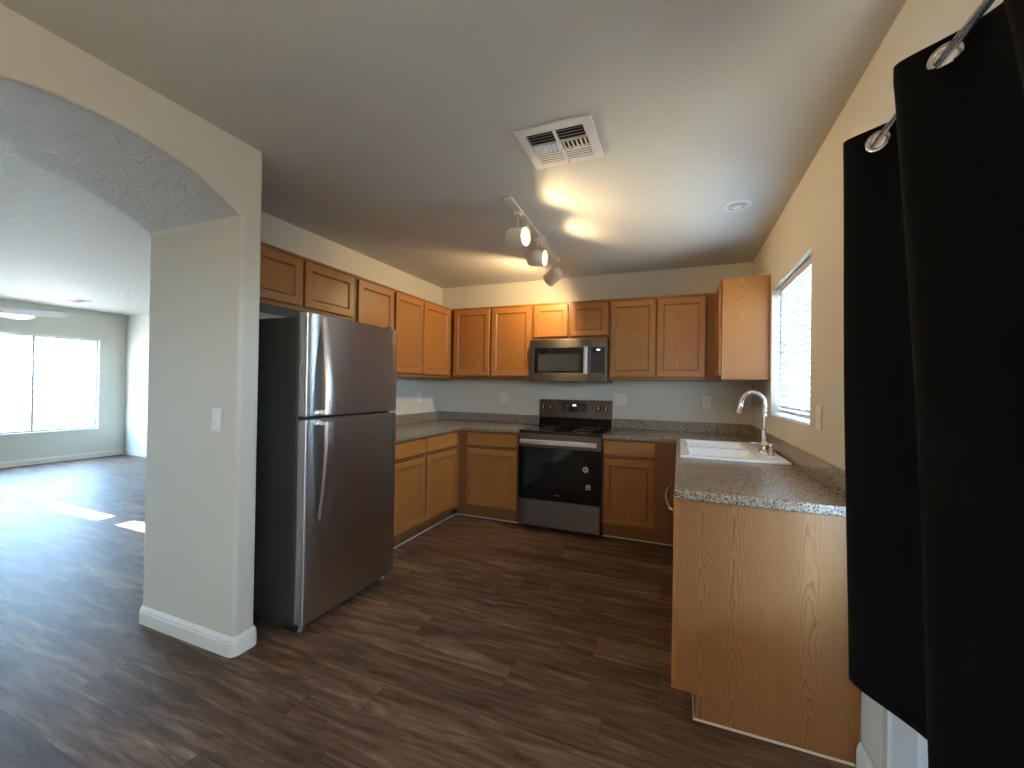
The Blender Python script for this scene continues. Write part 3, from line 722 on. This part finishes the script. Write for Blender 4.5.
def slat(mb, a, b, along, c, tilt, wd=.016):
    dz_ = wd*math.sin(tilt)/2; dd = wd*math.cos(tilt)/2; zc = zt-.010; t_ = .0012
    if along == 'x': P = [(c-dd, zc-dz_), (c+dd, zc+dz_), (c+dd, zc+dz_+t_), (c-dd, zc-dz_+t_)]; mb.prism(P, 'x', a, b)
    else:
        P = [(c-dd, zc-dz_), (c+dd, zc+dz_), (c+dd, zc+dz_+t_), (c-dd, zc-dz_+t_)]; mb.prism(P, 'y', a, b)
for (xa, xb) in ((ix0, mid-.006), (mid+.006, ix1)):
    for k in range(4):
        mb = MB(); slat(mb, xa, xb, 'x', iy0+sy*.36*(k+.6)/4, .62); rel(mb.build('slat', 'ventw'), vt)
        mb = MB(); slat(mb, xa, xb, 'x', iy0+sy*.68+sy*.32*(k+.5)/4, .12); rel(mb.build('slat', 'ventw'), vt)
for k in range(6):
    mb = MB(); slat(mb, iy0+sy*.37+.003, iy0+sy*.66, 'y', ix0+(mid-ix0)*(k+.5)/6, .7, .018); rel(mb.build('slat', 'ventw'), vt)
    mb = MB(); slat(mb, iy0+sy*.37+.003, iy0+sy*.66, 'y', mid+.008+(ix1-mid-.008)*(k+.5)/6, -.7, .018); rel(mb.build('slat', 'ventw'), vt)
rel(MB().box(mid+.008, mid+.014, iy1+.012, iy1+.02, zt-.028, zt-.0125).build('damper_lever', 'ventw'), vt)

rc = thing('recessed_downlight', 'small round recessed ceiling light with gimbal trim, switched off', 'ceiling light', (2.975, -1.362, H))
MB().lathe([(.055, -.004), (.060, -.010), (.088, -.006), (.092, -.001), (.092, -.0005)], (0, 0, 0), seg=40, cap0=False, cap1=False).build('trim_ring', 'ventw', rc)
mb = MB(); mb.lathe([(.056, -.004), (.050, -.012), (.034, -.018), (.030, -.012)], (0, 0, 0), seg=32, cap0=False); mb.build('eyeball', mat('downlight_grey', (.45, .45, .44), .4), rc)
MB().lathe([(.029, -.014), (.020, -.019), (.004, -.021)], (0, 0, 0), seg=24).build('bulb', 'ventw', rc)

tk = thing('track_light', 'almond ceiling track with three cylindrical spotlight heads', 'ceiling light', (1.655, -1.29, H))
tdir = Vector((1.570-1.655, -.64+1.96, 0))   # slightly skewed bar
ty0, ty1 = -1.965, -.635
def tx(y): return 1.660+(y+1.965)/(1.33)*(-.055)
mb = MB()
A4 = [(tx(ty0)-.026, ty0), (tx(ty0)+.026, ty0), (tx(ty1)+.026, ty1), (tx(ty1)-.026, ty1)]
mb.prism(A4, 'z', H-.020, H-.0006)
B4 = [(x_+(.006 if i in (0, 3) else -.006), y_) for i, (x_, y_) in enumerate(A4)]
rel(mb.build('track', 'fixture', bevel=.002), tk)
rel(MB().box(tx(-1.3)-.05, tx(-1.3)+.05, -1.33, -1.23, H-.030, H-.0203).build('feed_canopy', 'fixture', bevel=.006), tk)
def head(y, nrm, lit, zc=2.305, warm=9, blend=.5, size=2.2):
    x = tx(y); n_ = Vector(nrm).normalized(); c = Vector((x, y, zc))
    rel(MB().box(x-.017, x+.017, y-.03, y+.03, H-.040, H-.0205).build('adapter', 'fixture', bevel=.003), tk)
    rel(MB().cyl((x, y, H-.041), (x, y, zc+.062), .006, seg=12).build('stem', 'fixture'), tk)
    back = c-n_*.085; rr = .062
    prof = [(.012, 0), (.030, .003), (.048, .014), (.058, .030), (rr, .052), (rr, .150), (rr-.003, .152), (rr-.006, .140), (rr-.008, .100), (.02, .09)]
    mb = MB(); mb.lathe(prof, back, n_, 32, cap1=True)
    h_ = mb.build('lamp_head', 'fixture'); rel(h_, tk)
    lens = MB().lathe([(.050, .118), (.045, .127), (.030, .133), (.008, .135)], back, n_, 28).build('bulb', 'lamp'); lens.parent = h_
    l = bpy.data.lights.new('track_spot', 'SPOT'); l.energy = warm; l.color = (1, .72, .38); l.spot_size = size; l.spot_blend = blend; l.shadow_soft_size = .03
    o = bpy.data.objects.new('track_spot', l); C.objects.link(o); o.location = back+n_*.165; o.rotation_euler = n_.to_track_quat('-Z', 'Y').to_euler()
head(-1.765, (.97, -.20, -.10), True)
head(-1.300, (.97, -.04, -.12), True)
head(-.790, (-.72, .36, -.40), True, zc=2.300, warm=20, size=2.8)
# living-room vent
lv = thing('ceiling_vent', 'small dark-slotted air vent on the living room ceiling', 'vent', (-5.6, -1.02, H))
MB().box(-.16, .16, -.08, .08, -.010, -.0005).build('frame', 'ventw', lv, bevel=.003)
mb = MB()
for k in range(6): mb.box(-.135, .135, -.058+k*.020, -.046+k*.020, -.0115, -.0102)
mb.build('slots', 'duct', lv)
# ceiling fan
fn = thing('ceiling_fan', 'white ceiling fan hanging in the living room, lit bowl lamp below', 'ceiling fan', (-3.95, -2.55, H))
fn.location = (-3.93, -2.50, H); fz_ = 2.0-H
MB().lathe([(.07, -.001), (.065, -.03), (.03, -.06), (.012, -.065)], (0, 0, 0)).build('canopy', 'frame', fn)
MB().cyl((0, 0, -.06), (0, 0, fz_+.12), .012).build('downrod', 'frame', fn)
MB().lathe([(.03, fz_+.13), (.10, fz_+.11), (.12, fz_+.06), (.12, fz_+.02), (.09, fz_-.01), (.05, fz_-.03)], (0, 0, 0)).build('motor', 'frame', fn)
MB().lathe([(.10, fz_-.035), (.13, fz_-.06), (.12, fz_-.10), (.08, fz_-.135), (.02, fz_-.15)], (0, 0, 0)).build('lamp_bowl', 'bowl', fn)
for k in range(5):
    a = math.radians(54+72*k); mb = MB()
    ol = [(.16, -.060), (.40, -.080), (.62, -.085), (.675, -.065), (.70, -.02), (.70, .02), (.675, .065), (.62, .085), (.40, .080), (.16, .060)]
    mb.prism(ol, 'z', -.004, .004); b_ = mb.build('blade', 'frame', fn, bevel=.002)
    b_.location = (0, 0, fz_+.02); b_.rotation_euler = (math.radians(-16), 0, a); b_.rotation_mode = 'XYZ'
    mb = MB(); mb.box(.09, .22, -.018, .018, -.010, -.0045); ir = mb.build('blade_iron', 'nickel'); ir.parent = b_

# unseen dining pendant, added behind the camera to warm the near walls
dp_ = thing('added_pendant', 'unseen warm bowl pendant added over the dining area', 'lamp', (2.6, -5.5, H))
MB().lathe([(.06, -.001), (.055, -.03), (.01, -.035)], (0, 0, 0)).build('canopy', 'nickel', dp_)
MB().cyl((0, 0, -.03), (0, 0, -.40), .006).build('rod', 'nickel', dp_)
MB().lathe([(.02, -.40), (.16, -.44), (.20, -.50), (.17, -.55), (.08, -.58), (.01, -.585)], (0, 0, 0)).build('shade', 'bowl', dp_)
l = bpy.data.lights.new('added_warm_light', 'POINT'); l.energy = 16; l.color = (1, .68, .34); l.shadow_soft_size = .18
o = bpy.data.objects.new('added_warm_light', l); C.objects.link(o); o.location = (2.6, -5.5, H-.75)

# ------------------------------------------------------------------ outlets and switches
def plate(name, label, cat, loc, rz, gang=1, kind='outlet', w_=None):
    t = thing(name, label, cat, loc, rz); w_ = .072 if gang == 1 else .118
    MB().box(-w_/2, w_/2, -.006, -.0005, -.058, .058).build('cover_plate', 'plastic', t, bevel=.003)
    for g_ in range(gang):
        cx_ = (g_-(gang-1)/2)*.046; k_ = kind if isinstance(kind, str) else kind[g_]
        if k_ == 'outlet':
            mb = MB(); mb.box(cx_-.016, cx_+.016, -.0085, -.0062, -.034, .034); s_ = mb.build('socket', 'plastic', t, bevel=.002)
            mb = MB()
            for zc in (-.018, .018):
                mb.box(cx_-.008, cx_-.0055, -.0092, -.0086, zc-.002, zc+.006); mb.box(cx_+.0055, cx_+.008, -.0092, -.0086, zc-.002, zc+.006); mb.box(cx_-.002, cx_+.002, -.0092, -.0086, zc-.010, zc-.006)
            o = mb.build('slots', 'duct'); o.parent = s_
        else:
            MB().prism([(-.0062, -.034), (-.0075, -.034), (-.0115, .0), (-.0075, .034), (-.0062, .034)], 'x', cx_-.0165, cx_+.0165).build('rocker', 'plastic', t)
    return t
plate('light_switch', 'white rocker switch on the pier face beside the archway', 'switch', (.53, YA1, 1.135), 0, 1, 'switch')
plate('wall_outlet', 'white outlet on the left wall near the back corner', 'outlet', (0, -.455, 1.185), PI/2)
plate('wall_outlet', 'white double-gang outlet and switch plate, back wall left of the range', 'outlet', (.83, 0, 1.19), 0, 2, ('outlet', 'switch'))
plate('wall_outlet', 'white double-gang plate, back wall immediately right of the range', 'outlet', (2.105, 0, 1.205), 0, 2, ('switch', 'outlet'))
plate('wall_outlet', 'white outlet on the back wall behind the sink', 'outlet', (2.897, 0, 1.205), 0)
plate('light_switch', 'white switch plate on the right wall under window corner', 'switch', (W, -1.965, 1.20), -PI/2, 1, 'switch')

# ------------------------------------------------------------------ window blind
bl = thing('window_blind', 'white horizontal slat blind lowered in the kitchen window', 'blind', (W+.06, -1.33, wz[1]))
by0, by1 = wy[0]+.012, wy[1]-.012
rel(MB().box(W+.030, W+.080, by0, by1, wz[1]-.045, wz[1]-.003).build('headrail', 'blind', bevel=.003), bl)
ns = 22; zb = wz[0]+.055; ztp = wz[1]-.055
for k in range(ns):
    z = zb+.012+(ztp-zb-.012)*k/(ns-1); mb = MB(); hd_ = .020; tl = math.radians(38)
    pr = []
    for j in range(5):
        s_ = (j/4-.5)*2*hd_; pr.append((s_, .0016*(1-(j/2-1)**2)))
    low = [(a, b-.0009) for a, b in pr[::-1]]
    out = [(W+.057+a*math.cos(tl)-b*math.sin(tl), z-a*math.sin(tl)+b*math.cos(tl)) for a, b in pr+low]
    mb.prism(out, 'y', by0, by1); rel(mb.build('slat', 'blind'), bl)
rel(MB().box(W+.045, W+.069, by0, by1, wz[0]+.030, wz[0]+.048).build('bottom_rail', 'blind', bevel=.003), bl)
for yy in (by0+.12, by1-.12):
    rel(MB().cyl((W+.057, yy, zb), (W+.057, yy, ztp), .0012, seg=6).build('cord', 'blind'), bl)
rel(MB().cyl((W+.022, -1.02, 1.33), (W+.022, -1.02, wz[1]-.03), .004, seg=8).build('tilt_wand', 'greyp'), bl)

# ------------------------------------------------------------------ curtain and rod
CX, CA, CP = 3.158, .060, .316
def cpt(ph, z):
    ph_ = ph
    low = max(0, min(1, (2.03-z)/1.5)); low = low**.85
    x = CX - CA*(1-.12*low)*math.cos(ph_) + .006*low*math.sin(z*3+ph_*1.7)
    y = -2.788 - .045*low - (CP+.135*low)*ph_/(2*PI) + .018*math.sin(ph_)
    return Vector((x, y, z))
ct = thing('curtain', 'long black grommet curtain hanging over the patio door', 'curtain', (CX, -3.3, .53))
Z0, Z1 = .505, 2.066; RZ = 2.024
zs_ = [Z1-.0055*k for k in range(18)]
while zs_[-1] > Z0+.03: zs_.append(zs_[-1]-.035)
zs_.append(Z0)
PHN = 2.95*2*PI; nph = 290
phs = [PHN*k/nph for k in range(nph+1)]
gph = [PI/2+PI*k for k in range(7)]
gpos = []
for q in gph:
    p = cpt(q, RZ); d = cpt(q+.02, RZ)-cpt(q-.02, RZ); d.z = 0; d.normalize(); gpos.append((p, d))
mb = MB(); V = [[mb.bm.verts.new(cpt(ph, z)) for z in zs_] for ph in phs]
for i in range(nph):
    for j in range(len(zs_)-1):
        c = (V[i][j].co+V[i+1][j+1].co)/2
        if any((c-p).length < .021 for p, d in gpos): continue
        f = mb.face([V[i][j], V[i+1][j], V[i+1][j+1], V[i][j+1]]); f.smooth = True
for v in [v for v in mb.bm.verts if not v.link_faces]: mb.bm.verts.remove(v)
o = rel(mb.build('cloth', 'curtain'), ct); md = o.modifiers.new('thick', 'SOLIDIFY'); md.thickness = .0016; md.offset = 0
for p, d in gpos:
    nn = Vector((-d.y, d.x, 0)); mb = MB()
    mb.lathe([(.0185, -.0025), (.0185, .0025), (.021, .0038), (.027, .0034), (.0300, .0012), (.0300, -.0012), (.027, -.0034), (.021, -.0038), (.0185, -.0025)], p, nn, 28, cap0=False, cap1=False)
    rel(mb.build('grommet', 'nickel'), ct)
rd = thing('curtain_rod', 'thin brushed metal curtain rod threaded through the black curtain', 'curtain rod', (CX, -3.6, RZ))
rel(MB().cyl((CX, -2.70, RZ+.004), (CX, -5.35, RZ+.004), .0085, seg=16).build('rod', 'nickel'), rd)
for yy, s_ in ((-2.70, 1), (-5.35, -1)):
    rel(MB().lathe([(.0085, 0), (.012, .004), (.014, .012), (.012, .022), (.004, .026)], (CX, yy, RZ+.004), (0, s_, 0)).build('finial', 'nickel'), rd)
for yy in (-2.715, -5.30):
    rel(MB().box(CX-.004, W-.004, yy-.004, yy+.004, RZ-.014, RZ-.006).box(W-.004, W-.0005, yy-.012, yy+.012, RZ-.04, RZ+.03).build('bracket', 'nickel'), rd)

# ------------------------------------------------------------------ outdoors
struct(MB().box(-45, 20, -30, 25, -.20, -.125).build('ground', 'ground'))
tag(MB().box(W+3.2, W+3.4, -12, 6, -.12, 1.75).build('added_fence', 'block'), 'unseen tan block fence added outside the patio door', 'fence')  # unseen fence, added for the light reaching the patio door
pc = thing('added_shade_roof', 'unseen flat roof added to shade the sliding door', 'added roof', (W+1.7, -4.3, 2.45))  # unseen roof, added to keep sky light off the door jamb
MB().box(-1.54, 1.5, -2.4, 2.1, 0, .15).build('roof_slab', 'stucco', pc)
for yy in (-2.25, 1.95): MB().box(1.3, 1.44, yy-.07, yy+.07, -2.57, -.001).build('post', 'stucco', pc)
hs = thing('house', 'pale neighbour house across the street, seen through the living room window', 'house', (-24, 0, -.12))
MB().box(-4, 0, -7, 4.2, 0, 2.9).build('wall', 'stucco', hs)
MB().prism([(-7.5, 2.9), (4.7, 2.9), (1.2, 4.4), (-4.0, 4.4)], 'x', -4.4, .4).build('roof', 'roof', hs)
for k in range(4): MB().box(.001, .03, -1.2+k*.75, -.65+k*.75, 1.95, 2.2).build('window', 'greyp', hs)
MB().box(.001, .04, 2.2, 3.9, 0, 2.2).build('garage_door', 'frame', hs)
tr_ = thing('tree', 'small round green tree outside the living room window', 'tree', (-20.5, 2.35, -.12))
bmt = MB(); bmesh.ops.create_icosphere(bmt.bm, subdivisions=4, radius=.75)
for v in bmt.bm.verts:
    v.co *= 1+.16*math.sin(v.co.x*9+1)*math.sin(v.co.y*8)*math.cos(v.co.z*10)
    v.co.z = v.co.z*.8+2.0
bmt.build('crown', 'leaf', tr_); MB().cyl((0, 0, 0), (0, 0, 1.6), .07, .05).build('trunk', 'oakd', tr_)
